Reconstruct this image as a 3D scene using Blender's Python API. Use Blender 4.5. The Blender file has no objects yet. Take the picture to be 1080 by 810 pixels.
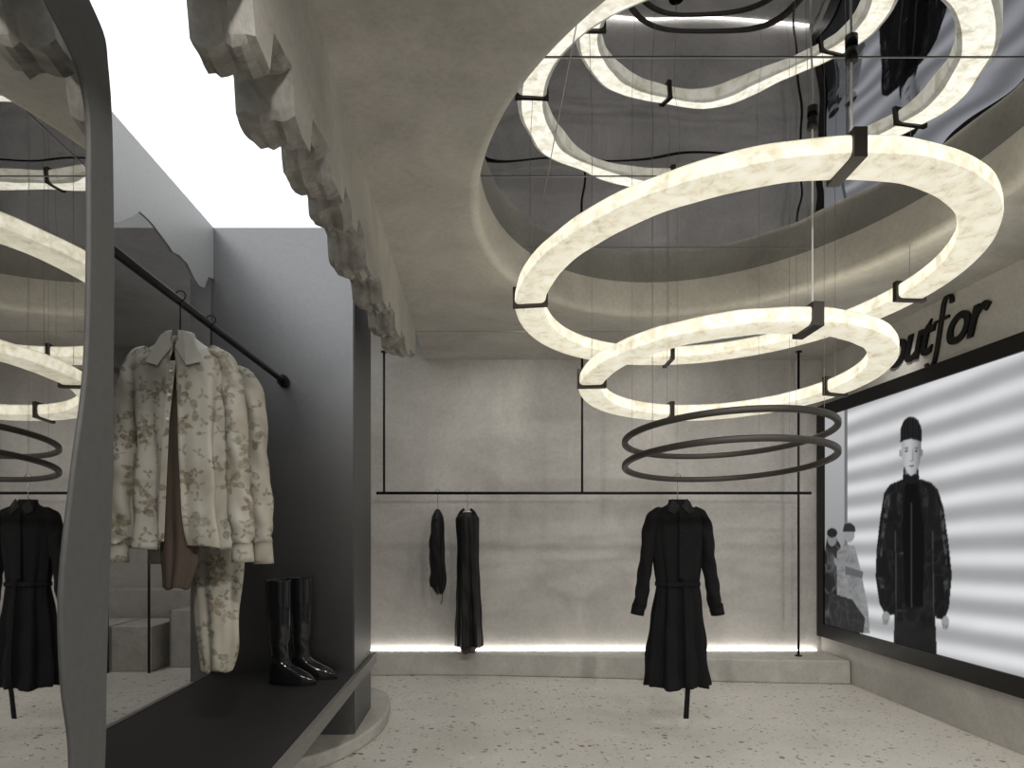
import bpy, bmesh, math, random
import numpy as np
from mathutils import Vector, Matrix
random.seed(4); rng=np.random.RandomState(3)
scene=bpy.context.scene
scene.view_settings.view_transform='Standard'
H=1.3
ZC=2.88      # concrete ceiling
ZM=3.12      # mirror ceiling / light box level
XR=3.16; YB=6.3; XL=-1.6; YF=-2.6

# ------------------------------------------------------------------ helpers
def obj(name, verts, faces, mat=None, smooth=False, parent=None):
    me=bpy.data.meshes.new(name); me.from_pydata([tuple(v) for v in verts],[],faces); me.update()
    o=bpy.data.objects.new(name,me); scene.collection.objects.link(o)
    if mat: me.materials.append(mat)
    if smooth:
        for p in me.polygons: p.use_smooth=True
    if parent: o.parent=parent
    return o
def empty(name, loc=(0,0,0)):
    e=bpy.data.objects.new(name,None); scene.collection.objects.link(e); e.empty_display_size=.1
    return e
def box(name,x0,x1,y0,y1,z0,z1,mat,parent=None,bevel=0):
    v=[(x,y,z) for x in (x0,x1) for y in (y0,y1) for z in (z0,z1)]
    f=[(0,1,3,2),(4,6,7,5),(0,4,5,1),(2,3,7,6),(0,2,6,4),(1,5,7,3)]
    o=obj(name,v,f,mat,parent=parent)
    if bevel:
        m=o.modifiers.new('b','BEVEL'); m.width=bevel; m.segments=3
    return o
def fixn(o):
    bm=bmesh.new(); bm.from_mesh(o.data); bmesh.ops.recalc_face_normals(bm,faces=bm.faces); bm.to_mesh(o.data); bm.free()
def catmull(P,n=8,closed=False):
    P=[np.array(p,float) for p in P]; out=[]; m=len(P)
    rngi=range(m if closed else m-1)
    for i in rngi:
        if closed: a,b,c,d=P[(i-1)%m],P[i],P[(i+1)%m],P[(i+2)%m]
        else: a,b,c,d=P[max(i-1,0)],P[i],P[i+1],P[min(i+2,m-1)]
        for k in range(n):
            t=k/n
            out.append(.5*((2*b)+(-a+c)*t+(2*a-5*b+4*c-d)*t*t+(-a+3*b-3*c+d)*t**3))
    if not closed: out.append(P[-1])
    return out
def tube(name,pts,r,mat,parent=None,cyc=False,res=6):
    cu=bpy.data.curves.new(name,'CURVE'); cu.dimensions='3D'; sp=cu.splines.new('POLY'); sp.points.add(len(pts)-1)
    for i,p in enumerate(pts): sp.points[i].co=(p[0],p[1],p[2],1)
    sp.use_cyclic_u=cyc; cu.bevel_depth=r; cu.bevel_resolution=res//2; cu.use_fill_caps=True
    cu.materials.append(mat)
    o=bpy.data.objects.new(name,cu); scene.collection.objects.link(o)
    dg=bpy.context.evaluated_depsgraph_get(); me=bpy.data.meshes.new_from_object(o.evaluated_get(dg))
    bpy.data.objects.remove(o); o=bpy.data.objects.new(name,me); scene.collection.objects.link(o)
    for p in me.polygons: p.use_smooth=True
    if parent: o.parent=parent
    return o
def cyl(name,p0,p1,r,mat,parent=None,n=20):
    p0=Vector(p0);p1=Vector(p1);d=(p1-p0).normalized()
    u=d.orthogonal().normalized();w=d.cross(u)
    v=[];f=[]
    for p in (p0,p1):
        for i in range(n):
            a=2*math.pi*i/n; v.append(p+r*(math.cos(a)*u+math.sin(a)*w))
    for i in range(n): f.append((i,(i+1)%n,n+(i+1)%n,n+i))
    f.append(tuple(range(n-1,-1,-1))); f.append(tuple(range(n,2*n)))
    o=obj(name,v,f,mat,parent=parent)
    for p in o.data.polygons:
        if len(p.vertices)==4: p.use_smooth=True
    return o

# ------------------------------------------------------------------ materials
def newmat(name):
    m=bpy.data.materials.new(name); m.use_nodes=True; nt=m.node_tree
    return m,nt,nt.nodes['Principled BSDF']
def N(nt,t,**k):
    n=nt.nodes.new(t)
    for a,b in k.items():
        if a.startswith('_'): n.inputs[a[1:].replace('_',' ')].default_value=b
        else: setattr(n,a,b)
    return n
def ramp(nt,src,stops):
    r=N(nt,'ShaderNodeValToRGB'); nt.links.new(src,r.inputs[0]); e=r.color_ramp.elements
    e[0].position,e[0].color=stops[0][0],(*stops[0][1],1); e[1].position,e[1].color=stops[-1][0],(*stops[-1][1],1)
    for s in stops[1:-1]:
        x=e.new(s[0]); x.color=(*s[1],1)
    return r
def coords(nt): return N(nt,'ShaderNodeTexCoord').outputs['Object']
def concrete(name,c0,c1,scale=1.2,rough=.75,bump=.12):
    m,nt,b=newmat(name); L=nt.links
    co=coords(nt)
    n1=N(nt,'ShaderNodeTexNoise',_Scale=scale,_Detail=9,_Roughness=.66,_Distortion=.5); L.new(co,n1.inputs['Vector'])
    n2=N(nt,'ShaderNodeTexNoise',_Scale=38.,_Detail=8,_Roughness=.7); L.new(co,n2.inputs['Vector'])
    r=ramp(nt,n1.outputs['Fac'],[(.34,c0),(.66,c1)])
    mx=N(nt,'ShaderNodeMixRGB',blend_type='MULTIPLY'); mx.inputs[0].default_value=.5
    r2=ramp(nt,n2.outputs['Fac'],[(.3,(.7,.7,.7)),(.56,(1,1,1))])
    L.new(r.outputs[0],mx.inputs[1]); L.new(r2.outputs[0],mx.inputs[2]); L.new(mx.outputs[0],b.inputs['Base Color'])
    b.inputs['Roughness'].default_value=rough
    bp=N(nt,'ShaderNodeBump',_Strength=bump,_Distance=.02); L.new(n1.outputs['Fac'],bp.inputs['Height']); L.new(bp.outputs[0],b.inputs['Normal'])
    return m
def plain(name,c,rough=.5,metal=0,spec=None,noise=0):
    m,nt,b=newmat(name); L=nt.links
    b.inputs['Base Color'].default_value=(*c,1); b.inputs['Roughness'].default_value=rough; b.inputs['Metallic'].default_value=metal
    if noise:
        n=N(nt,'ShaderNodeTexNoise',_Scale=40.,_Detail=5); L.new(coords(nt),n.inputs['Vector'])
        r=ramp(nt,n.outputs['Fac'],[(.3,tuple(x*(1-noise) for x in c)),(.7,tuple(min(1,x*(1+noise)) for x in c))]); L.new(r.outputs[0],b.inputs['Base Color'])
    return m
def emis(name,c,s):
    m,nt,b=newmat(name); b.inputs['Base Color'].default_value=(*c,1)
    b.inputs['Emission Color'].default_value=(*c,1); b.inputs['Emission Strength'].default_value=s
    return m
M_wall=concrete('plaster_wall',(.42,.405,.38),(.61,.59,.56),1.1)
M_ceil=concrete('plaster_ceiling',(.39,.373,.343),(.56,.54,.50),1.6)
M_stone=concrete('stone_plinth',(.42,.41,.38),(.56,.54,.50),3)
M_rough=concrete('broken_stone',(.24,.23,.21),(.46,.445,.41),7,.9,.5)
M_panel=plain('grey_lacquer_panel',(.25,.25,.255),.31,1.,noise=.04)
M_side=plain('grey_satin_side_panel',(.36,.36,.365),.5,.3,noise=.04)
M_col=plain('grey_column_metal',(.11,.11,.112),.45,.6,noise=.04)
M_bench=plain('bench_black',(.018,.017,.016),.5,noise=.1)
M_edge=plain('bench_edge',(.16,.155,.145),.5,noise=.1)
M_black=plain('black_metal',(.012,.012,.012),.4,.6)
M_bronze=plain('dark_bronze',(.05,.044,.039),.4,.7)
M_ringdark=plain('unlit_ring_metal',(.065,.058,.052),.5,.4)
M_wire=plain('steel_wire',(.25,.25,.25),.4,.8)
M_cable=plain('white_cable',(.7,.7,.68),.5)
M_chrome=plain('hanger_chrome',(.5,.5,.5),.2,1)
M_boot=plain('patent_leather',(.008,.008,.009),.12); 
M_frame=plain('mirror_frame_grey',(.085,.085,.083),.55,.1,noise=.08)
M_white=plain('white_plastic',(.75,.75,.73),.4)
M_lightbox=emis('stretch_light_box',(.96,.985,1.0),1.2)
M_led=emis('led_strip',(1,.96,.89),10)
def cloth(name,c,rough=.9):
    m,nt,b=newmat(name); L=nt.links; co=coords(nt)
    b.inputs['Base Color'].default_value=(*c,1); b.inputs['Roughness'].default_value=rough
    n=N(nt,'ShaderNodeTexNoise',_Scale=18.,_Detail=8); L.new(co,n.inputs['Vector'])
    bp=N(nt,'ShaderNodeBump',_Strength=.4,_Distance=.01); L.new(n.outputs['Fac'],bp.inputs['Height']); L.new(bp.outputs[0],b.inputs['Normal'])
    b.inputs['Specular IOR Level'].default_value=.25
    return m
M_cloth=cloth('black_cotton',(.008,.008,.009))
M_cloth2=cloth('black_satin',(.010,.010,.011),.5)
M_brown=cloth('brown_lining',(.085,.065,.05),.6)
def floral():
    m,nt,b=newmat('floral_print_silk'); L=nt.links; co=coords(nt)
    def M(op,a,b_=None,c=None):
        n=N(nt,'ShaderNodeMath',operation=op)
        for i,v in enumerate((a,b_,c)):
            if v is None: continue
            if hasattr(v,'node'): L.new(v,n.inputs[i])
            else: n.inputs[i].default_value=v
        return n.outputs[0]
    wob=N(nt,'ShaderNodeTexNoise',_Scale=28.,_Detail=3); L.new(co,wob.inputs['Vector'])
    sc=N(nt,'ShaderNodeVectorMath',operation='SCALE'); L.new(wob.outputs['Color'],sc.inputs[0]); sc.inputs['Scale'].default_value=.022
    ad=N(nt,'ShaderNodeVectorMath',operation='ADD'); L.new(co,ad.inputs[0]); L.new(sc.outputs[0],ad.inputs[1])
    mp=N(nt,'ShaderNodeVectorMath',operation='MULTIPLY'); L.new(ad.outputs[0],mp.inputs[0]); mp.inputs[1].default_value=(1,.25,1)
    pos=mp.outputs[0]
    def motif(scale,size,petals,prob,depth):
        v=N(nt,'ShaderNodeTexVoronoi',_Scale=float(scale)); L.new(pos,v.inputs['Vector'])
        d=N(nt,'ShaderNodeVectorMath',operation='SUBTRACT'); L.new(pos,d.inputs[0]); L.new(v.outputs['Position'],d.inputs[1])
        s=N(nt,'ShaderNodeSeparateXYZ'); L.new(d.outputs[0],s.inputs[0])
        c=N(nt,'ShaderNodeSeparateColor'); L.new(v.outputs['Color'],c.inputs[0])
        a=M('ARCTAN2',s.outputs[2],s.outputs[0]); r=M('SQRT',M('ADD',M('MULTIPLY',s.outputs[0],s.outputs[0]),M('MULTIPLY',s.outputs[2],s.outputs[2])))
        lobe=M('COSINE',M('ADD',M('MULTIPLY',a,float(petals)),M('MULTIPLY',c.outputs[1],6.28)))
        lim=M('MULTIPLY',M('ADD',M('MULTIPLY',lobe,depth),1-depth),size)
        mask=M('MULTIPLY',M('MINIMUM',M('MAXIMUM',M('MULTIPLY',M('SUBTRACT',lim,r),180.),0.),1.),M('LESS_THAN',c.outputs[0],prob))
        return mask,c.outputs[2],M('DIVIDE',r,size)
    n2=N(nt,'ShaderNodeTexNoise',_Scale=7.,_Detail=3,_Distortion=.8); L.new(co,n2.inputs['Vector'])
    n3=N(nt,'ShaderNodeTexNoise',_Scale=80.,_Detail=3,_Roughness=.7); L.new(co,n3.inputs['Vector'])
    cur=ramp(nt,n2.outputs['Fac'],[(.3,(.33,.305,.245)),(.5,(.41,.385,.325)),(.72,(.46,.44,.38))]).outputs[0]
    op=ramp(nt,n3.outputs['Fac'],[(.35,(.3,.3,.3)),(.6,(.85,.85,.85))]).outputs[0]
    for (s_,sz,pe,pr,dp),cols in (((10,.044,2,.75,.66),[(0,(.13,.13,.085)),(.5,(.20,.20,.14)),(1,(.10,.09,.055))]),
                                  ((8.,.046,5,.6,.32),[(0,(.17,.12,.07)),(.5,(.12,.095,.055)),(1,(.22,.17,.11))]),
                                  ((19,.025,3,.5,.5),[(0,(.15,.13,.08)),(.6,(.22,.22,.16)),(1,(.08,.07,.045))])):
        mk,rnd,rr=motif(s_,sz,pe,pr,dp)
        col=ramp(nt,rnd,cols).outputs[0]
        mx=N(nt,'ShaderNodeMixRGB'); L.new(M('MULTIPLY',mk,op),mx.inputs[0]); L.new(cur,mx.inputs[1]); L.new(col,mx.inputs[2]); cur=mx.outputs[0]
    L.new(cur,b.inputs['Base Color']); b.inputs['Roughness'].default_value=.5
    return m
M_floral=floral()
def terrazzo():
    m,nt,b=newmat('terrazzo'); L=nt.links; co=coords(nt)
    n=N(nt,'ShaderNodeTexNoise',_Scale=2.,_Detail=7); L.new(co,n.inputs['Vector'])
    cur=ramp(nt,n.outputs['Fac'],[(.3,(.59,.57,.525)),(.7,(.70,.68,.635))]).outputs[0]
    for sc,th,pr,cols in ((14,.24,.60,[(0,(.16,.11,.07)),(.5,(.34,.29,.24)),(1,(.80,.78,.73))]),(32,.28,.60,[(0,(.11,.09,.07)),(.5,(.36,.28,.20)),(1,(.82,.80,.76))]),(75,.3,.62,[(0,(.26,.23,.20)),(1,(.82,.80,.77))])):
        w=N(nt,'ShaderNodeTexNoise',_Scale=sc*1.5,_Detail=2); L.new(co,w.inputs['Vector'])
        ad=N(nt,'ShaderNodeMixRGB',blend_type='ADD'); ad.inputs[0].default_value=.035; L.new(co,ad.inputs[1]); L.new(w.outputs['Color'],ad.inputs[2])
        v=N(nt,'ShaderNodeTexVoronoi',_Scale=float(sc)); L.new(ad.outputs[0],v.inputs['Vector'])
        lt=N(nt,'ShaderNodeMath',operation='LESS_THAN'); L.new(v.outputs['Distance'],lt.inputs[0]); lt.inputs[1].default_value=th
        sp=N(nt,'ShaderNodeSeparateColor'); L.new(v.outputs['Color'],sp.inputs[0])
        gt=N(nt,'ShaderNodeMath',operation='GREATER_THAN'); L.new(sp.outputs[0],gt.inputs[0]); gt.inputs[1].default_value=pr
        mu=N(nt,'ShaderNodeMath',operation='MULTIPLY'); L.new(lt.outputs[0],mu.inputs[0]); L.new(gt.outputs[0],mu.inputs[1])
        cr=ramp(nt,sp.outputs[1],cols)
        mx=N(nt,'ShaderNodeMixRGB'); L.new(mu.outputs[0],mx.inputs[0]); L.new(cur,mx.inputs[1]); L.new(cr.outputs[0],mx.inputs[2]); cur=mx.outputs[0]
    L.new(cur,b.inputs['Base Color']); b.inputs['Roughness'].default_value=.42
    return m
M_floor=terrazzo()
def mirror(name,c,rough,bump,scale,dist=.05):
    m,nt,b=newmat(name); L=nt.links
    b.inputs['Base Color'].default_value=(*c,1); b.inputs['Metallic'].default_value=1; b.inputs['Roughness'].default_value=rough
    if bump:
        n=N(nt,'ShaderNodeTexNoise',_Scale=scale,_Detail=0.); L.new(coords(nt),n.inputs['Vector'])
        bp=N(nt,'ShaderNodeBump',_Strength=bump,_Distance=dist); L.new(n.outputs['Fac'],bp.inputs['Height']); L.new(bp.outputs[0],b.inputs['Normal'])
    return m
M_mceil=mirror('polished_ceiling_metal',(.34,.348,.375),.010,.12,2.6)
M_mleft=mirror('mirror_glass',(.66,.66,.655),.01,.0,2)
def smoked():
    m=bpy.data.materials.new('smoked_glass'); m.use_nodes=True; nt=m.node_tree; nt.nodes.clear(); L=nt.links
    t=N(nt,'ShaderNodeBsdfTransparent'); t.inputs[0].default_value=(.62,.62,.63,1)
    g=N(nt,'ShaderNodeBsdfGlossy'); g.inputs['Color'].default_value=(.6,.6,.61,1); g.inputs['Roughness'].default_value=.03
    mx=N(nt,'ShaderNodeMixShader'); mx.inputs[0].default_value=.22; o=N(nt,'ShaderNodeOutputMaterial')
    L.new(t.outputs[0],mx.inputs[1]); L.new(g.outputs[0],mx.inputs[2]); L.new(mx.outputs[0],o.inputs[0]); return m
M_glass=smoked()
def alabaster(name,s,k=1.):
    m,nt,b=newmat(name); L=nt.links; co=coords(nt)
    n=N(nt,'ShaderNodeTexNoise',_Scale=14.,_Detail=12,_Roughness=.76,_Distortion=.5); L.new(co,n.inputs['Vector'])
    r=ramp(nt,n.outputs['Fac'],[(.32,(.50,.44,.30)),(.44,(.76,.70,.53)),(.54,(.93,.88,.71)),(.66,(1,.97,.84))])
    L.new(r.outputs[0],b.inputs['Emission Color']); b.inputs['Base Color'].default_value=(.3,.28,.22,1)
    b.inputs['Emission Strength'].default_value=s; b.inputs['Roughness'].default_value=.6
    return m
M_alab=alabaster('alabaster_glow',.80)
M_alab_edge=alabaster('alabaster_edge',1.15)
M_alab_top=alabaster('alabaster_top_diffuser',3.1)

# ------------------------------------------------------------------ room shell
XE=-5.6; YE=7.4     # neighbouring room behind the smoked glass
box('floor',XE,XR+.1,YF,YE+.1,-.1,0,M_floor)
box('wall_back',XL-.1,XR+.1,YB,YB+.12,0,3.3,M_wall)
box('wall_right',XR,XR+.12,YF,YB,0,3.3,M_wall)
wl=empty('wall_left')
box('near_part',XL-.12,XL,YF,1.33,0,3.3,M_wall,wl)
box('far_part',XL-.12,XL,4.07,YB,0,3.3,M_wall,wl)
box('under_glass',XL-.12,XL,1.33,4.07,0,.40,M_wall,wl)
box('over_glass',XL-.12,XL,1.33,4.07,ZM,3.3,M_wall,wl)
box('wall_annex_back',XE,XL-.1,YE,YE+.1,0,3.3,M_wall)
box('wall_annex_left',XE-.1,XE,1.0,YE+.1,0,3.3,M_wall)
box('wall_annex_front',XE,XL-.12,.9,1.0,0,3.3,M_wall)
# ceiling with elliptical opening
CX,CY,EA,EB=1.23,3.30,1.23,1.70
X0=-.5
angs=sorted(set([2*math.pi*i/160 for i in range(160)]+[math.atan2(y-CY,x-CX)%(2*math.pi) for x in (X0,XR) for y in (YF,YB)]))
def rectpt(a):
    c,s=math.cos(a),math.sin(a); t=1e9
    if c>1e-9: t=min(t,(XR-CX)/c)
    if c<-1e-9: t=min(t,(X0-CX)/c)
    if s>1e-9: t=min(t,(YB-CY)/s)
    if s<-1e-9: t=min(t,(YF-CY)/s)
    return (CX+t*c,CY+t*s,ZC)
def elpt(a,off,z):
    c,s=math.cos(a),math.sin(a); r=1/math.sqrt((c/(EA+off))**2+(s/(EB+off))**2); return (CX+r*c,CY+r*s,z)
rings=[[rectpt(a) for a in angs]]
for off,z in ((.045,ZC),(.03,ZC+.003),(.015,ZC+.011),(.004,ZC+.027),(0,ZC+.05),(0,ZM+.004)): rings.append([elpt(a,off,z) for a in angs])
V=[p for r in rings for p in r]; F=[]; n=len(angs)
for k in range(len(rings)-1):
    for i in range(n): F.append((k*n+i,k*n+(i+1)%n,(k+1)*n+(i+1)%n,(k+1)*n+i))
ce=obj('ceiling',V,F,M_ceil)
for i,p in enumerate(ce.data.polygons): p.use_smooth = i>=n
tj=empty('trim_1')
box('ceiling_joint',X0,XR,5.40,5.408,ZC-.003,ZC+.002,M_rough,tj)
# mirror ceiling
mc=empty('mirror_ceiling_panel')
box('mirror_sheet',-.3,2.75,1.3,5.15,ZM,ZM+.02,M_mceil,mc)
M_seam=plain('seam_trim',(.22,.22,.23),.4,.5)
for i,y in enumerate((2.62,3.5,4.38)): box('seam_%d'%i,-.05,2.5,y,y+.005,ZM-.003,ZM,M_seam,mc)
for i,x in enumerate((.35,)): box('seamv_%d'%i,x,x+.003,1.7,4.9,ZM-.003,ZM,M_seam,mc)

# light box over the niche
box('ceiling_light_box',XL,-.66,-1.2,5.9,ZM-.01,ZM+.03,M_lightbox)
box('ceiling_roof',XE-.1,XR+.1,YF,YE+.1,3.3,3.35,M_ceil)

# ragged stone fascia
prof=[(-1.2,2.40),(.3,2.42),(1.0,2.46),(1.3,2.44),(1.50,2.50),(1.53,2.40),(1.64,2.39),(1.66,2.50),(1.83,2.53),(1.85,2.42),(1.93,2.40),(2.03,2.42),(2.05,2.53),(2.30,2.57),(2.34,2.49),(2.52,2.50),(2.55,2.58),(2.68,2.57),(2.70,2.50),(2.80,2.51),(2.84,2.59),(3.0,2.57),(3.04,2.47),(3.2,2.48),(3.25,2.55),(3.5,2.57),(3.55,2.49),(3.75,2.51),(3.8,2.57),(4.05,2.58),(4.1,2.50),(4.35,2.52),(4.4,2.58),(4.6,2.60),(4.64,2.53),(4.9,2.55),(4.95,2.62),(5.2,2.64),(5.4,2.68)]
ys=np.arange(-1.2,5.41,.015); py=[p[0] for p in prof]; pz=[p[1] for p in prof]
zz=np.interp(ys,py,pz); zi=np.interp(ys+.045*np.sin(ys*3.1)+.03,py,pz)
def fbm(y,s):
    return sum(math.sin(y*f+s*k)*a for k,(f,a) in enumerate(((11,.5),(23,.3),(51,.2),(97,.12)),1))
V=[];F=[]
m=12
for j,(y,z) in enumerate(zip(ys,zz)):
    V.append((-.50,y,ZC+.01)); V.append((-.50,y,(ZC+z)/2)); V.append((-.50,y,z+.012+.006*fbm(y,1)))
    for k in range(1,8):
        t=k/8; zk=z*(1-t)+zi[j]*t
        V.append((-.50-.155*t+.004*fbm(y*1.7,k), y, zk+.010*fbm(y*1.1,k*1.7)+.006*math.sin(k*2.1)))
    V.append((-.655+.006*fbm(y,9),y,zi[j]+.012+.006*fbm(y,4)))
    V.append((-.655,y,ZM))
for j in range(len(ys)-1):
    for k in range(m-1): F.append((j*m+k,j*m+k+1,(j+1)*m+k+1,(j+1)*m+k))
F.append(tuple(range((len(ys)-1)*m,(len(ys))*m)))
fa=obj('trim_ragged_fascia',V,F,M_ceil); fa.data.materials.append(M_rough)
for p in fa.data.polygons:
    k=min(p.vertices)%m
    if 2<=k<=10: p.material_index=1
fixn(fa)

# ------------------------------------------------------------------ niche
box('wall_niche_end',XL,-.75,4.07,4.68,.087,ZM-.012,M_panel)
box('column_cladding',-.75,-.742,4.075,4.69,.087,ZM-.012,M_col)
box('wall_partition',XL,-.84,.55,1.33,0,2.3,M_panel)
# side of the niche: smoked glass with a ragged top edge, satin panel above it
top=[(4.068,1.50),(3.99,1.485),(3.93,1.40),(3.86,1.385),(3.80,1.40),(3.74,1.43),(3.70,1.45),(3.60,1.455),(3.53,1.44),(3.48,1.455),(3.40,1.47),(3.32,1.485),(3.26,1.49),(3.18,1.488),(3.12,1.44),(3.02,1.37),(2.95,1.33),(2.80,1.26),(2.6,1.22),(2.4,1.14),(2.2,1.16),(2.0,1.05),(1.7,.98),(1.33,.92)]
gl=empty('window_1')
P=[(1.33,.45),(4.068,.45)]+[(y,h+H) for y,h in top]
obj('smoked_glass_sheet',[(-1.585,y,z) for y,z in P],[tuple(range(len(P)))],M_glass,parent=gl)
P2=[(y,h+H) for y,h in top][::-1]+[(4.068,ZM-.012),(1.33,ZM-.012)]
o=obj('satin_upper_panel',[(-1.58,y,z) for y,z in P2]+[(-1.60,y,z) for y,z in P2],[tuple(range(len(P2))),tuple(range(2*len(P2)-1,len(P2)-1,-1))]+[(i,len(P2)+i,len(P2)+(i+1)%len(P2),(i+1)%len(P2)) for i in range(len(P2))],M_side,parent=gl); fixn(o)
be=empty('display_bench')
box('bench_top',-1.598,-.745,1.335,4.068,.40,.45,M_bench,be)
box('bench_edge',-.741,-.715,1.335,4.068,.385,.452,M_edge,be)
box('bench_support',-1.565,-1.2,1.4,3.4,.0,.40,M_bench,be)
t2=empty('trim_2'); box('column_edge_band',-.741,-.715,4.07,4.78,.385,.452,M_edge,t2)
# annex furniture seen through the glass
box('stone_plinth',-3.75,-3.02,6.3,6.9,0,.42,M_stone,bevel=.01)
box('stone_plinth',-2.95,-2.65,6.5,6.9,0,.55,M_stone,bevel=.01)
box('stone_step',-3.9,-2.5,7.0,7.39,0,.7,M_stone,bevel=.01)
ds=empty('clothes_stand')
for i,x in enumerate((-3.40,-3.02)): cyl('post_%d'%i,(x,6.25,0),(x,6.25,1.45),.012,M_black,ds)
cyl('bar',(-3.42,6.25,1.45),(-3.0,6.25,1.45),.012,M_black,ds)
# curved plinth
def slab(name,outline,z0,z1,mat,parent=None,bev=.015):
    n=len(outline); V=[(x,y,z0) for x,y in outline]+[(x,y,z1) for x,y in outline]
    F=[(i,(i+1)%n,n+(i+1)%n,n+i) for i in range(n)]+[tuple(range(n-1,-1,-1)),tuple(range(n,2*n))]
    o=obj(name,V,F,mat,parent=parent); fixn(o)
    if bev:
        b=o.modifiers.new('b','BEVEL'); b.width=bev; b.segments=3; b.limit_method='ANGLE'; b.angle_limit=math.radians(50)
    return o
c=catmull([(-1.595,3.45),(-1.2,3.5),(-.85,3.75),(-.66,4.2),(-.62,4.7),(-.72,5.2),(-1.1,5.45),(-1.595,5.5)],8)
slab('curved_stone_plinth',[tuple(p) for p in c],0,.085,M_stone)
c=catmull([(-1.595,6.1),(-.6,6.14),(0,6.13),(.8,6.05),(1.6,5.94),(2.3,5.85),(2.85,5.8),(3.155,5.78)],6)
slab('stone_platform',[tuple(p) for p in c]+[(3.155,6.295),(-1.595,6.295)],0,.2,M_stone)
box('led_strip_light',-1.5,3.1,6.265,6.29,.2,.210,M_led)
ro=empty('clothes_rod')
cyl('rod',(-1.16,1.33,2.19),(-1.16,4.07,2.19),.016,M_black,ro)
cyl('end_flange',(-1.16,4.03,2.19),(-1.16,4.07,2.19),.034,M_black,ro)
# organic wall mirror
inn=[(1.266,.985),(1.388,.90),(1.405,.70),(1.395,.349),(1.349,.112),(1.312,-.109),(1.318,-.293),(1.345,-.465),(1.33,-.8),(1.15,-1.02),(.85,-1.02),(.66,-.75),(.62,-.2),(.64,.4),(.72,.85),(.95,1.10)]
out=[(1.395,1.10),(1.482,.99),(1.502,.648),(1.500,.35),(1.498,.125),(1.484,-.10),(1.474,-.28),(1.466,-.51),(1.44,-.9),(1.2,-1.14),(.82,-1.14),(.56,-.85),(.53,-.2),(.54,.45),(.62,.95),(.92,1.24)]
ci=catmull(inn,8,True); co_=catmull(out,8,True); n=len(ci)
mi=empty('organic_wall_mirror')
xs0,xs1=-.835,-.80
obj('mirror_glass',[(-.806,p[0],p[1]+H) for p in ci],[tuple(range(n))],M_mleft,parent=mi)
V=[(xs1,p[0],p[1]+H) for p in ci]+[(xs1,p[0],p[1]+H) for p in co_]+[(xs0,p[0],p[1]+H) for p in co_]+[(xs0,p[0],p[1]+H) for p in ci]
F=[]
for k in range(4):
    for i in range(n):
        a,b_=k*n,((k+1)%4)*n; F.append((a+i,a+(i+1)%n,b_+(i+1)%n,b_+i))
fo=obj('frame',V,F,M_frame,parent=mi); fixn(fo)
bv=fo.modifiers.new('b','BEVEL'); bv.width=.006; bv.segments=3; bv.limit_method='ANGLE'
sc_=empty('spotlight'); cyl('body',(-.70,4.3,2.70),(-.70,4.3,2.80),.03,M_white,sc_); cyl('mount',(-.742,4.3,2.78),(-.70,4.3,2.78),.012,M_white,sc_)

# ------------------------------------------------------------------ hanging rail
ra=empty('hanging_rail')
ZR=1.633; YR=6.0
cyl('rail',(-.90,YR,ZR),(2.92,YR,ZR),.013,M_black,ra)
for i,(x,z0) in enumerate(((-.833,ZR),(.908,ZR),(2.81,.2))):
    cyl('rod_%d'%i,(x,YR,z0),(x,YR,ZC),.010,M_black,ra)
    cyl('cap_%d'%i,(x,YR,ZC-.012),(x,YR,ZC),.028,M_black,ra)
cyl('foot',(2.81,YR,.2),(2.81,YR,.212),.03,M_black,ra)

# ------------------------------------------------------------------ ring lights
def ringz(C,kx,ky,x,y): return C[2]+kx*(x-C[0])+ky*(y-C[1])
def ring(C,R,W,Hh,kx,ky,mats,name,parent,wob=0.0):
    n=220; V=[];F=[]; sec=[]
    rr=min(W,Hh)*.28
    for cx_,cz_,a0 in ((W/2-rr,Hh/2-rr,0),(-W/2+rr,Hh/2-rr,90),(-W/2+rr,-Hh/2+rr,180),(W/2-rr,-Hh/2+rr,270)):
        for k in range(4):
            a=math.radians(a0+k*30); sec.append((cx_+rr*math.cos(a),cz_+rr*math.sin(a)))
    m=len(sec)
    for i in range(n):
        a=2*math.pi*i/n
        for q,(r,z) in enumerate(sec):
            w=wob*(math.sin(a*13+z*30)+.5*math.sin(a*27+q*.4))
            rad=R-W/2+r+w; x=C[0]+rad*math.cos(a); y=C[1]+rad*math.sin(a)
            V.append((x,y,ringz(C,kx,ky,x,y)+z+w*.6))
    for i in range(n):
        for k in range(m): F.append((i*m+k,i*m+(k+1)%m,((i+1)%n)*m+(k+1)%m,((i+1)%n)*m+k))
    o=obj(name,V,F,mats[0],True,parent)
    if len(mats)>1:
        o.data.materials.append(mats[1]); o.data.materials.append(mats[2])
        for p in o.data.polygons:
            k=min(v%m for v in p.vertices) if not ({0,m-1}<= {v%m for v in p.vertices}) else m-1
            if k==3: p.material_index=2          # top face
            elif k in (7,15,8,14,6,0): p.material_index=1   # side rims
    fixn(o); return o
def clamp(C,R,W,Hh,kx,ky,deg,parent,i,wd=.05):
    a=math.radians(deg); c,s=math.cos(a),math.sin(a); V=[]
    for r in (R-W-.012,R+.012):
        for t in (-wd/2,wd/2):
            for z in (-Hh/2-.012,Hh/2+.012):
                x=C[0]+r*c-t*s; y=C[1]+r*s+t*c; V.append((x,y,ringz(C,kx,ky,x,y)+z))
    f=[(0,1,3,2),(4,6,7,5),(0,4,5,1),(2,3,7,6),(0,2,6,4),(1,5,7,3)]
    o=obj('clamp_%d'%i,V,f,M_bronze,parent=parent); fixn(o)
    rm=R-W/2; x=C[0]+rm*c; y=C[1]+rm*s; return (x,y,ringz(C,kx,ky,x,y)+Hh/2)
R1=((1.35,3.65,2.61),1.155,.165,.085,.04,-.091)
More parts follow.
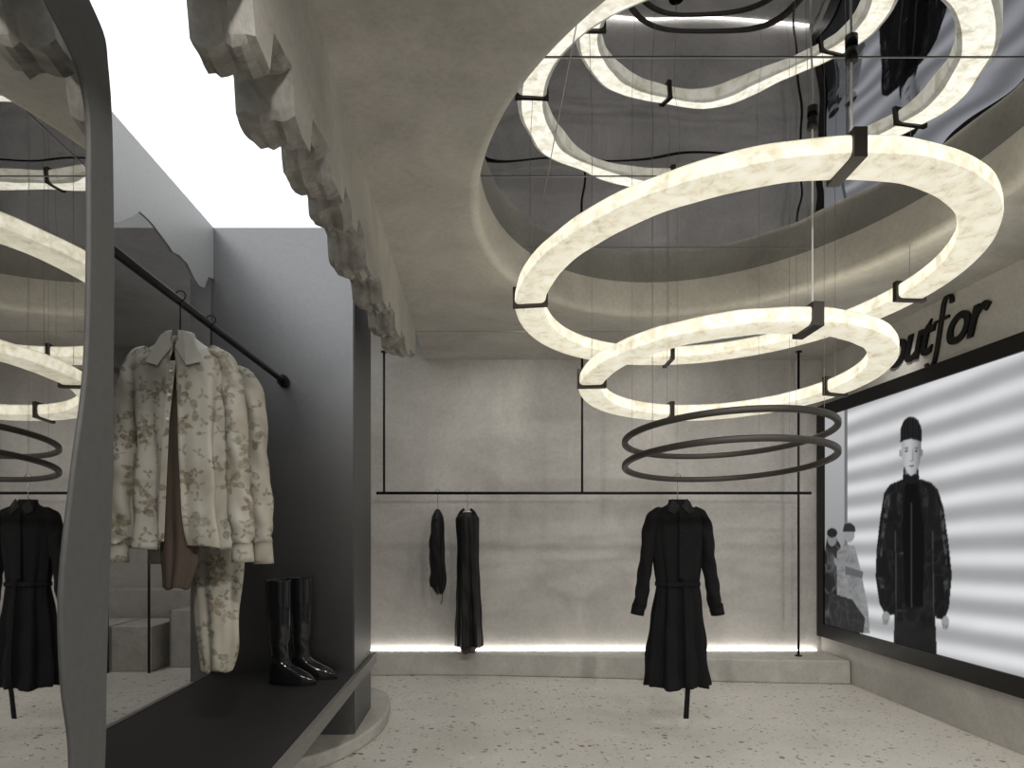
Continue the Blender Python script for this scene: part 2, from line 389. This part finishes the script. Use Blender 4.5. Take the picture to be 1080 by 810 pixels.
R2=((1.36,3.74,2.15),.805,.135,.08,.01,-.103)
AL=(M_alab,M_alab_edge,M_alab_top)
for Rp,degs,nm in ((R1,(-88,9,92,178),'ring_pendant_light'),(R2,(-83,17,100,178),'ring_pendant_light')):
    e=empty(nm); C,R,W,Hh,kx,ky=Rp
    ring(C,R,W,Hh,kx,ky,AL,'glowing_ring',e,.0014)
    for i,d in enumerate(degs):
        p=clamp(C,R,W,Hh,kx,ky,d,e,i,.05 if i==0 else .028)
        tube('wire_%d'%i,[p,(p[0],p[1],ZM)],.0012,M_wire,e)
        if i==0:
            tube('power_cable',[(p[0]+.02,p[1],p[2]),(p[0]+.02,p[1],ZM)],.004,M_cable,e)
            cyl('canopy',(p[0]+.02,p[1],ZM-.05),(p[0]+.02,p[1],ZM),.022,M_black,e)
R3=((1.38,3.81,1.686),.57,.032,.032,.007,-.104); R4=((1.38,3.81,1.83),.57,.032,.032,.02,-.098)
for Rp in (R4,R3):
    e=empty('metal_ring_pendant'); C,R,W,Hh,kx,ky=Rp
    ring(C,R,W,Hh,kx,ky,(M_ringdark,),'metal_ring',e)
    for i,d in enumerate((30,102,190,285)):
        a=math.radians(d+ (0 if Rp is R3 else 20)); x=C[0]+(R-W/2)*math.cos(a); y=C[1]+(R-W/2)*math.sin(a)
        tube('wire_%d'%i,[(x,y,ringz(C,kx,ky,x,y)),(x,y,ZM)],.001,M_wire,e)

# ------------------------------------------------------------------ garments
def loft(name,rows,mat,parent,n=96,fk=9,ph=0.,sub=10,thick=.003):
    R=catmull(rows,sub); V=[];F=[]; mm=len(R)
    opened=any(r[5]>0 for r in rows)
    for j,r in enumerate(R):
        z,cx,cy,rx,ry,g,f=r; g=max(g,0)
        for i in range(n+1 if opened else n):
            t=i/n; a=-math.pi/2+g+t*(2*math.pi-2*g)
            fo=1+f*(math.sin(fk*a+ph+z*1.3)+.5*math.sin((fk*1.7 if opened else fk*2)*a+ph*2+z*3)+ .35*math.sin(z*23+a*3+ph))
            c,s=math.cos(a),math.sin(a)
            V.append((cx+rx*c*(1+(fo-1)*.5),cy+ry*s*fo,z+ (f*.05*math.sin(4*a+ph) if j in(mm-1,) else 0)))
    m=n+1 if opened else n
    for j in range(mm-1):
        for i in range(n):
            F.append((j*m+i,j*m+(i+1)%m,(j+1)*m+(i+1)%m,(j+1)*m+i))
    o=obj(name,V,F,mat,True,parent)
    s=o.modifiers.new('s','SOLIDIFY'); s.thickness=thick
    return o
def sleeve(name,pts,mat,parent,n=28,sub=8,thick=.003,ph=0.,f=.06):
    P=catmull(pts,sub); V=[];F=[]
    for j,p in enumerate(P):
        a=P[max(j-1,0)]; b=P[min(j+1,len(P)-1)]
        T=Vector(b[:3]-a[:3]).normalized(); u=T.cross(Vector((0,1,0))).normalized(); v=T.cross(u)
        for i in range(n):
            t=2*math.pi*i/n; w=1+f*(math.sin(3*t+j*.35+ph)+.7*math.sin(j*.9+2*t+ph))
            V.append(Vector(p[:3])+u*p[3]*math.cos(t)*w+v*p[4]*math.sin(t)*w)
    for j in range(len(P)-1):
        for i in range(n): F.append((j*n+i,j*n+(i+1)%n,(j+1)*n+(i+1)%n,(j+1)*n+i))
    F.append(tuple(range(n)))
    o=obj(name,V,F,mat,True,parent); s=o.modifiers.new('s','SOLIDIFY'); s.thickness=thick
    return o
def flap(name,pts,mat,parent,th=.006):
    n=len(pts); V=[Vector(p) for p in pts]+[Vector(p)+Vector((0,th,0)) for p in pts]
    F=[tuple(range(n)),tuple(range(2*n-1,n-1,-1))]+[(i,n+i,n+(i+1)%n,(i+1)%n) for i in range(n)]
    o=obj(name,V,F,mat,parent=parent); fixn(o); b=o.modifiers.new('b','BEVEL'); b.width=.002; return o
def hanger(x,y,z,ztop,w,parent,mat=M_chrome,drop=.07):
    r=.020; P=[]
    for k in range(13):
        a=math.radians(200-k*22); P.append((x+r*math.cos(a),y,ztop-r+r*math.sin(a)))
    P+= [(x,y,ztop-2.2*r),(x,y,z)]
    tube('hanger_hook',P,.0028,mat,parent)
    tube('hanger_arms',[tuple(q) for q in catmull([(x-w,y,z-drop),(x-w*.5,y,z-drop*.45),(x,y,z),(x+w*.5,y,z-drop*.45),(x+w,y,z-drop)],6)],.007,mat,parent)

def coat_dress(x,y):
    e=empty('black_shirt_dress')
    hanger(x,y,1.47,1.665,.15,e)
    loft('bodice_and_skirt',[(1.475,x,y,.055,.05,.0,.0),(1.46,x,y,.075,.06,0,.0),(1.435,x,y,.125,.07,0,.0),(1.40,x,y,.165,.078,0,.01),(1.30,x,y,.165,.08,0,.03),(1.15,x,y,.155,.08,0,.06),(1.0,x,y,.135,.075,0,.09),(.95,x,y,.130,.075,0,.10),(.85,x,y,.142,.09,0,.12),(.60,x-.004,y,.168,.11,0,.17),(.40,x-.004,y,.185,.12,0,.19),(.315,x,y,.192,.125,0,.20)],M_cloth,e,fk=9)
    for s in (-1,1):
        t='l' if s<0 else 'r'
        sleeve('sleeve_'+t,[(x+s*.105,y,1.44,.018,.04),(x+s*.15,y,1.40,.038,.052),(x+s*.178,y,1.30,.044,.054),(x+s*.195,y,1.15,.043,.052),(x+s*.213,y,1.0,.042,.05),(x+s*.232,y,.88,.042,.048),(x+s*.250,y,.79,.040,.045)],M_cloth,e,ph=s,f=.08)
        sleeve('cuff_'+t,[(x+s*.246,y,.83,.042,.05),(x+s*.258,y,.765,.042,.05)],M_cloth,e,f=0,sub=2)
        flap('collar_'+t,[(x+s*.004,y-.07,1.455),(x+s*.045,y-.055,1.505),(x+s*.068,y-.045,1.485),(x+s*.085,y-.078,1.425),(x+s*.045,y-.095,1.405)],M_cloth2,e)
    loft('collar_stand',[(1.50,x,y,.052,.048,.0,0),(1.46,x,y,.060,.055,0,0)],M_cloth,e,sub=3)
    flap('placket',[(x-.016,y-.094,1.42),(x+.016,y-.094,1.42),(x+.018,y-.100,1.0),(x-.018,y-.100,1.0)],M_cloth,e)
    for z in (1.36,1.27,1.18,1.09): cyl('button',(x,y-.100,z),(x,y-.095,z),.006,M_black,e)
    loft('waist_belt',[(.975,x,y,.139,.092,0,.05),(.95,x,y,.139,.092,0,.05)],M_cloth,e,sub=3)
    sleeve('tie_strap',[(x+.02,y-.10,.96,.012,.004),(x+.024,y-.125,.7,.014,.004),(x+.028,y-.138,.45,.015,.005),(x+.03,y-.11,.28,.016,.005),(x+.028,y-.09,.125,.017,.004)],M_cloth,e,f=.02)
    return e
coat_dress(1.27,4.365)

def slip_dress(x,y):
    e=empty('black_sleeveless_dress')
    hanger(x,y,1.47,ZR+.033,.085,e,drop=.05)
    loft('dress',[(1.46,x-.0,y,.045,.10,0,.0),(1.42,x,y,.095,.12,0,.02),(1.36,x,y,.10,.12,0,.03),(1.2,x+.005,y,.092,.11,0,.05),(1.0,x+.005,y,.092,.10,0,.08),(.7,x+.01,y,.10,.11,0,.12),(.4,x+.012,y,.112,.12,0,.14),(.29,x+.012,y,.115,.12,0,.15)],M_cloth2,e,fk=6)
    for s in (-1,1): sleeve('strap_%d'%s,[(x+s*.03,y-.03,1.49,.012,.02),(x+s*.06,y-.04,1.46,.014,.03),(x+s*.085,y-.04,1.40,.016,.03)],M_cloth2,e,f=0)
    loft('underskirt',[(.32,x+.01,y,.07,.09,0,.1),(.235,x+.005,y,.06,.08,0,.15)],M_brown,e,fk=5,sub=3)
slip_dress(-.10,YR)
def narrow_top(x,y):
    e=empty('folded_black_blouse')
    hanger(x,y,1.47,ZR+.033,.05,e,drop=.05)
    loft('blouse',[(1.49,x,y,.012,.04,0,0),(1.44,x,y,.04,.08,0,.05),(1.36,x,y,.055,.10,0,.10),(1.25,x+.004,y,.050,.10,0,.16),(1.1,x-.006,y,.060,.10,0,.20),(.95,x+.004,y,.058,.10,0,.22),(.86,x+.0,y,.066,.08,0,.22),(.79,x+.012,y,.045,.06,0,.25),(.75,x+.018,y,.025,.04,0,.2)],M_cloth2,e,fk=4)
    sleeve('ruffle',[(x-.02,y-.10,1.40,.02,.01),(x-.035,y-.12,1.2,.026,.012),(x-.02,y-.12,1.0,.022,.012),(x-.035,y-.11,.82,.028,.012)],M_cloth,e,f=.3)
    sleeve('string',[(x+.03,y-.04,.80,.003,.003),(x+.045,y-.04,.72,.003,.003),(x+.03,y-.04,.66,.003,.003)],M_cloth,e,f=0)
narrow_top(-.362,YR)

def shirt(x,y,nm,zt=2.04,W=.235,L=.86,gap=True,ph=0.):
    e=empty(nm); hanger(x,y,zt-.01,2.19+.036,.19,e,M_black)
    g=[.0,.03,.06,.10,.15,.22,.30] if gap else [.02]*7
    loft('body',[(zt,x,y,.06,.045,g[0],0),(zt-.03,x,y,.10,.05,g[0]+.02,0),(zt-.065,x,y,W*.70,.058,g[1],.0),(zt-.12,x,y,W*.80,.064,g[2],.02),(zt-.35,x,y,W*.74,.062,g[3],.12),(zt-.6,x,y,W*.76,.064,g[4],.20),(zt-.74,x,y,W*.80,.068,g[5],.24),(zt-.80,x,y,W*.80,.07,g[6],.24)],M_floral,e,ph=ph,fk=8,thick=.0015)
    for s in (-1,1):
        t='l' if s<0 else 'r'
        sleeve('sleeve_'+t,[(x+s*W*.50,y,zt-.045,.02,.035),(x+s*W*.74,y,zt-.09,.034,.040),(x+s*W*.87,y,zt-.20,.040,.042),(x+s*W*.92,y,zt-.40,.041,.040),(x+s*W*.97,y,zt-.58,.045,.040),(x+s*W*1.0,y,zt-.72,.046,.038),(x+s*W*1.02,y,zt-.79,.036,.034)],M_floral,e,ph=ph+s,f=.10,thick=.0015)
        sleeve('cuff_'+t,[(x+s*W*1.02,y,zt-.785,.038,.036),(x+s*W*1.03,y,zt-L,.042,.038)],M_floral,e,f=.02,sub=3)
        flap('collar_'+t,[(x+s*.004,y-.062,zt-.045),(x+s*.03,y-.05,zt+.02),(x+s*.062,y-.035,zt+.005),(x+s*.105,y-.068,zt-.105),(x+s*.055,y-.078,zt-.12)],M_collar,e)
    loft('collar_stand',[(zt+.02,x,y,.050,.045,.2,0),(zt-.02,x,y,.062,.055,.2,0)],M_collar,e,sub=3)
    if gap:
        flap('placket',[(x-.012,y-.068,zt-.1),(x+.012,y-.068,zt-.1),(x-.010,y-.074,zt-.33),(x-.026,y-.082,zt-.78),(x-.050,y-.082,zt-.78),(x-.034,y-.074,zt-.33)],M_floral,e,.003)
        for k in range(3): cyl('button',(x-.004-.006*k,y-.078,zt-.14-.09*k),(x-.004-.006*k,y-.070,zt-.14-.09*k),.005,M_white,e)
    return e
M_collar=cloth('cream_silk',(.42,.40,.35),.6)
e1=shirt(-1.15,2.63,'floral_print_shirt',W=.235)
loft('inner_top',[(1.98,-1.15,2.63,.10,.03,0,0),(1.7,-1.14,2.63,.09,.035,0,.05),(1.4,-1.145,2.63,.08,.038,0,.1),(1.2,-1.15,2.63,.065,.04,0,.12),(1.08,-1.165,2.63,.045,.035,0,.12)],M_brown,e1,fk=5)
e2=shirt(-1.15,2.93,'floral_print_shirt',W=.22,gap=False,ph=2.,L=.88)
loft('trouser_leg_l',[(1.32,-1.08,2.85,.11,.05,0,.03),(1.15,-1.09,2.85,.105,.055,0,.08),(.95,-1.09,2.85,.085,.05,0,.12),(.8,-1.085,2.85,.075,.05,0,.14),(.72,-1.09,2.85,.06,.045,0,.15)],M_floral,e2,fk=5,ph=1)
loft('trouser_leg_r',[(1.32,-1.13,2.92,.08,.04,0,.03),(1.1,-1.13,2.92,.08,.045,0,.08),(.92,-1.12,2.92,.07,.04,0,.12),(.84,-1.12,2.92,.06,.04,0,.1)],M_floral,e2,fk=5,ph=2)

def boot(x,y,e,i,rot=0):
    rows=[(.575,-.008,0,.070,.056),(.56,-.008,0,.069,.055),(.42,-.004,0,.066,.055),(.30,0,0,.060,.052),(.20,.0,0,.051,.046),(.14,.004,0,.048,.042),(.11,.012,0,.060,.042),(.085,.035,0,.085,.044),(.055,.062,0,.115,.047),(.03,.074,0,.129,.048),(.012,.076,0,.132,.048)]
    P=catmull(rows,5); V=[];F=[];n=40
    for p in P:
        for k in range(n):
            a=2*math.pi*k/n; c,s=math.cos(a),math.sin(a)
            taper=1-.22*max(c,0)**2*(1 if p[0]<.1 else 0)
            cr=.0025*math.sin(a*2+p[0]*50)*(1 if .12<p[0]<.26 else .2)
            xx=p[1]+(p[3]+cr)*c; yy=(p[4]+cr)*s*taper
            V.append((x+xx*math.cos(rot)-yy*math.sin(rot),y+xx*math.sin(rot)+yy*math.cos(rot),.451+p[0]))
    for j in range(len(P)-1):
        for k in range(n): F.append((j*n+k,j*n+(k+1)%n,(j+1)*n+(k+1)%n,(j+1)*n+k))
    F.append(tuple(range((len(P)-1)*n,len(P)*n)))
    o=obj('boot_%d'%i,V,F,M_boot,True,e); fixn(o)
    s=o.modifiers.new('s','SOLIDIFY'); s.thickness=.003
    V=[];
    for z in (0,.014):
        for k in range(n):
            a=2*math.pi*k/n; c,s_=math.cos(a),math.sin(a); xx=.077+.138*c; yy=.051*s_*(1-.22*max(c,0)**2)
            V.append((x+xx*math.cos(rot)-yy*math.sin(rot),y+xx*math.sin(rot)+yy*math.cos(rot),.451+z))
    F=[(k,(k+1)%n,n+(k+1)%n,n+k) for k in range(n)]+[tuple(range(n)),tuple(range(n,2*n))]
    o=obj('sole_%d'%i,V,F,M_black,parent=e); fixn(o)
eb=empty('tall_leather_boots')
boot(-1.11,3.80,eb,1,-.15); boot(-1.03,3.94,eb,2,-.05)

# ------------------------------------------------------------------ screen
M_scr,nt,b=newmat('screen_picture')
at=N(nt,'ShaderNodeAttribute',attribute_name='pic'); nt.links.new(at.outputs['Color'],b.inputs['Emission Color'])
b.inputs['Base Color'].default_value=(.002,.002,.002,1); b.inputs['Emission Strength'].default_value=.95; b.inputs['Roughness'].default_value=.7
b.inputs['Specular IOR Level'].default_value=.05
SY0,SY1,SZ0,SZ1=2.4,6.17,.46,2.33
st=.0068; gy=np.arange(SY1,SY0,-st); gz=np.arange(SZ0,SZ1,st)
GY,GZ=np.meshgrid(gy,gz,indexing='ij')
PX=505+720*3.14/GY; PY=560-720*(GZ-H)/GY
def vnoise(x,y,seed):
    r=np.random.RandomState(seed).rand(256,256)
    xi=np.floor(x).astype(int); yi=np.floor(y).astype(int); fx=x-xi; fy=y-yi
    fx=fx*fx*(3-2*fx); fy=fy*fy*(3-2*fy)
    g=lambda a,b_: r[a%256,b_%256]
    return (g(xi,yi)*(1-fx)+g(xi+1,yi)*fx)*(1-fy)+(g(xi,yi+1)*(1-fx)+g(xi+1,yi+1)*fx)*fy
def fb(x,y,s,seed,o=4):
    t=0;a=.5
    for k in range(o):
        c,s2=math.cos(.6*k+.4),math.sin(.6*k+.4)
        t=t+a*vnoise((x*c-y*s2)*s*2**k,(x*s2+y*c)*s*2**k,seed+k); a*=.5
    return t
def poly(pts):
    x,y=PX,PY; ins=np.zeros(x.shape,bool); n=len(pts)
    for i in range(n):
        x1,y1=pts[i];x2,y2=pts[(i+1)%n]
        if y1==y2: continue
        c=((y1>y)!=(y2>y))&(x<(x2-x1)*(y-y1)/(y2-y1)+x1); ins^=c
    return ins
def ell(cx,cy,rx,ry): return ((PX-cx)/rx)**2+((PY-cy)/ry)**2<1
s_=6.17-GY
ph=GZ*2*math.pi/.20 - s_*1.15 + .5*np.sin(s_*1.3+.4)+1.2*(fb(s_,GZ,.9,5)-.5)
st_=.5+.5*np.sin(ph); img=.38+.38*st_**1.3*(.7+.6*fb(s_,GZ,1.3,9))+.05*(fb(s_,GZ,3,5)-.5)
img*= 1-.22*np.clip((s_-2.2),0,1)
img[(PX<894)]=(.33+.14*np.clip((560-PY)/120,0,1)-.12*np.clip((PY-560)/60,0,1))[PX<894]
img[(PX>892)&(PX<895.5)]=.16
wx=PX+14*(fb(PX,PY,.06,31)-.5); wy=PY+14*(fb(PX,PY,.06,47)-.5)
nz1=fb(wx,wy,.07,11); nz2=fb(wx,wy,.20,23)
ridge=np.clip(1-np.abs(2*vnoise(wx*.16,wy*.07,77)-1),0,1)**9
ridge2=np.clip(1-np.abs(2*vnoise(wx*.3+40,wy*.2,78)-1),0,1)**9
def put(mask,v):
    global img
    img=np.where(mask,v,img)
put(poly([(868,600),(874,566),(880,562),(888,575),(893,668),(868,668)]),.02+.08*ridge)
put(ell(879,568,5,8),.22); put(ell(879,562,5.5,5),.02)
put(ell(886,590,5,8),.25); put(ell(886,585,5,5),.03)
put(poly([(884,582),(892,574),(903,576),(909,600),(917,640),(919,668),(884,668)]),.24+.16*(nz2-.4)-.08*ridge2)
put(ell(897,563,6,9),.30); put(poly([(890,561),(892,553),(898,551),(903,555),(904,561)]),.03)
put(poly([(893,597),(912,603),(911,610),(893,606)]),.12)
put(poly([(876,625),(900,632),(914,652),(912,668),(876,668)]),.03+.03*ridge2)
put(poly([(946,600),(986,600),(990,690),(944,690)]),.008+.015*nz1)
J=poly([(952,506),(940,511),(934,520),(930,545),(926,580),(925,608),(929,636),(936,650),(945,648),(946,628),(948,655),(984,656),(985,628),(989,652),(998,654),(1003,640),(1006,606),(1002,570),(997,535),(991,516),(984,509),(973,505)])
put(J,.005+.009*nz1+.012*ridge)
for pts,v in (([(934,530),(938,520),(941,524),(935,560),(931,590),(930,585)],.09),([(994,530),(997,545),(1001,580),(1000,600),(997,575),(993,545)],.09),([(948,520),(952,513),(953,530),(950,545),(947,538)],.03),([(977,514),(981,518),(981,538),(977,545),(975,530)],.025),([(928,608),(934,611),(936,620),(930,620)],.07),([(997,614),(1002,608),(1002,620),(998,624)],.07),([(941,585),(955,582),(955,584.5),(942,587)],.06),([(976,582),(990,585),(989,587.5),(976,585)],.06),([(946,643),(984,644),(984,645.2),(946,644.8)],.04)):
    put(poly(pts)&J,.010+v*np.clip((nz2-.35)*2.2,0,1.3))
put(poly([(957,506),(969,506),(977,560),(975,640),(957,640),(953,560)]),.004)
put(poly([(962.4,530),(963.6,530),(964,640),(962.6,640)]),.04)
for a,b_,c_,d_ in ((945.5,560,946.5,650),(985,560,986,650)): put(poly([(a,b_),(a+1.2,b_),(c_+1,d_),(c_,d_)]),.05)
put(ell(936,651,4.2,6),.30); put(ell(999,656,4.2,6),.32)
for k in range(3):
    put(ell(933.5+2*k,656+(k==1),.8,3),.18); put(ell(997+2*k,661+(k==1),.8,3),.18)
put(poly([(955,492),(970,492),(972,510),(953,510)]),.01)
put(poly([(956,490),(969,490),(969,500),(956,500)]),.16)
put(ell(951.6,478,1.6,4),.30); put(ell(974,478,1.6,4),.26)
FM=poly([(952.5,460),(973,460),(973.4,478),(971.5,490),(967,499),(963,502),(959,499),(954.5,490),(952.2,478)])
put(FM,np.clip(.52-.010*np.abs(PX-960)**1.4,.1,1))
put(ell(957.6,472.5,2.6,.9),.12);put(ell(968,472.5,2.6,.9),.12)
put(ell(957.8,475.8,1.9,1.0),.05);put(ell(967.8,475.8,1.9,1.0),.05)
put(poly([(963.8,474),(964.8,474),(966,485),(963.6,485.6)]),.28)
put(ell(963.2,486,2.1,.7),.18); put(ell(963,491.3,3.1,1.0),.13)
put(poly([(951,466),(951.4,452),(955,443),(960,439.5),(965,439.5),(970,442.5),(973.6,451),(974.4,466),(963,463)]),.008+.01*(np.sin(PX*2.2)>.3))
p=np.pad(img,1,mode='edge'); img=(p[1:-1,1:-1]*4+p[:-2,1:-1]+p[2:,1:-1]+p[1:-1,:-2]+p[1:-1,2:])/8
ny,nz_=GY.shape
XS=3.14
V=np.stack([np.full(GY.size,XS-.012),GY.ravel(),GZ.ravel()],1)
idx=np.arange(ny*nz_).reshape(ny,nz_)
F=np.stack([idx[:-1,:-1].ravel(),idx[:-1,1:].ravel(),idx[1:,1:].ravel(),idx[1:,:-1].ravel()],1)
sce=empty('video_wall_screen')
me=bpy.data.meshes.new('picture'); me.from_pydata(V.tolist(),[],F.tolist()); me.update()
ca=me.color_attributes.new('pic','FLOAT_COLOR','POINT')
g=np.clip(img,0,1).ravel(); ca.data.foreach_set('color',np.stack([g*.97,g*.98,g*1.0,np.ones_like(g)],1).ravel())
me.materials.append(M_scr); so=bpy.data.objects.new('picture',me); scene.collection.objects.link(so); so.parent=sce
box('frame_top',XS-.03,XR,SY0-.1,6.28,SZ1,SZ1+.11,M_black,sce)
box('frame_bottom',XS-.03,XR,SY0-.1,6.28,SZ0-.12,SZ0,M_black,sce)
box('frame_far',XS-.03,XR,SY1,6.28,SZ0,SZ1,M_black,sce)
box('frame_near',XS-.03,XR,SY0-.1,SY0,SZ0,SZ1,M_black,sce)
box('backing',XS-.008,XR,SY0,SY1,SZ0,SZ1,M_black,sce)

# wall lettering: italic letters with a long swash f
sg=empty('wall_sign_lettering')
sg.matrix_world=Matrix(((0,0,-1,XR-.010),(-1,0,0,5.28),(0,1,0,2.545),(0,0,0,1)))
def text(s,x):
    cu=bpy.data.curves.new('letters_'+s,'FONT'); cu.body=s; cu.size=.40; cu.shear=.35; cu.extrude=.008; cu.offset=.006; cu.space_character=.9
    cu.materials.append(M_black)
    o=bpy.data.objects.new('letters_'+s,cu); scene.collection.objects.link(o); bpy.context.view_layer.update(); w=o.dimensions.x
    o.parent=sg; o.location=(x,0,0); return w
w1=text('out',0)
fx=w1-.01
fpts=[(.205,.275,0),(.20,.315,0),(.165,.335,0),(.13,.30,0),(.108,.22,0),(.08,.10,0),(.052,-.01,0),(.02,-.085,0),(-.03,-.105,0),(-.055,-.075,0)]
o=tube('letter_f',[(q[0]+fx,q[1],q[2]) for q in catmull(fpts,6)],.017,M_black,sg)
o=tube('letter_f_bar',[(fx+.035,.19,0),(fx+.175,.195,0)],.012,M_black,sg)
text('or',fx+.125)

# ------------------------------------------------------------------ lights
def spot(name,loc,tgt,e,ang=60,col=(1,.96,.905),r=.06):
    l=bpy.data.lights.new(name,'SPOT'); l.energy=e; l.spot_size=math.radians(ang); l.spot_blend=1; l.color=col; l.shadow_soft_size=r
    o=bpy.data.objects.new(name,l); scene.collection.objects.link(o); o.location=loc
    o.rotation_euler=(Vector(tgt)-Vector(loc)).to_track_quat('-Z','Y').to_euler(); return o
for (x,y),tg,en,an in (((.3,5.25),(.3,6.3,1.5),30,130),((1.7,5.25),(1.7,6.3,1.4),30,130),((2.85,4.9),(2.9,6.0,.6),24,120),((-.1,.4),(.3,2.4,0),200,120),((1.2,.3),(1.6,2.6,0),200,120),((2.7,.5),(2.4,3.2,0),140,120),((2.85,3.2),(2.5,4.2,0),45,120)):  # ones aimed at the back wall are downlights; the rest are added fill
    d=empty('downlight_and_fill')
    cyl('bezel',(x,y,ZC-.003),(x,y,ZC+.0),.025,M_ceil,d)
    s=spot('lamp',(x,y,ZC-.02),tg,en,an); s.parent=d
d=empty('downlight_and_fill'); cyl('bezel',(-3.4,5.,3.29),(-3.4,5.,3.3),.05,M_black,d); s=spot('lamp',(-3.4,5.,3.27),(-3.3,6.0,0),190,130); s.parent=d  # added fill lamp to brighten the annex, fixture is made up
w=bpy.data.worlds.new('w'); scene.world=w; w.use_nodes=True
w.node_tree.nodes['Background'].inputs[0].default_value=(1,.98,.95,1); w.node_tree.nodes['Background'].inputs[1].default_value=.25

# ------------------------------------------------------------------ camera
cd=bpy.data.cameras.new('camera'); cam=bpy.data.objects.new('camera',cd); scene.collection.objects.link(cam)
cam.location=(0,0,H); cam.rotation_euler=(math.radians(90),0,0)
cd.sensor_width=36; cd.lens=24; cd.shift_x=35/1080; cd.shift_y=155/1080; cd.clip_start=.05
scene.camera=cam
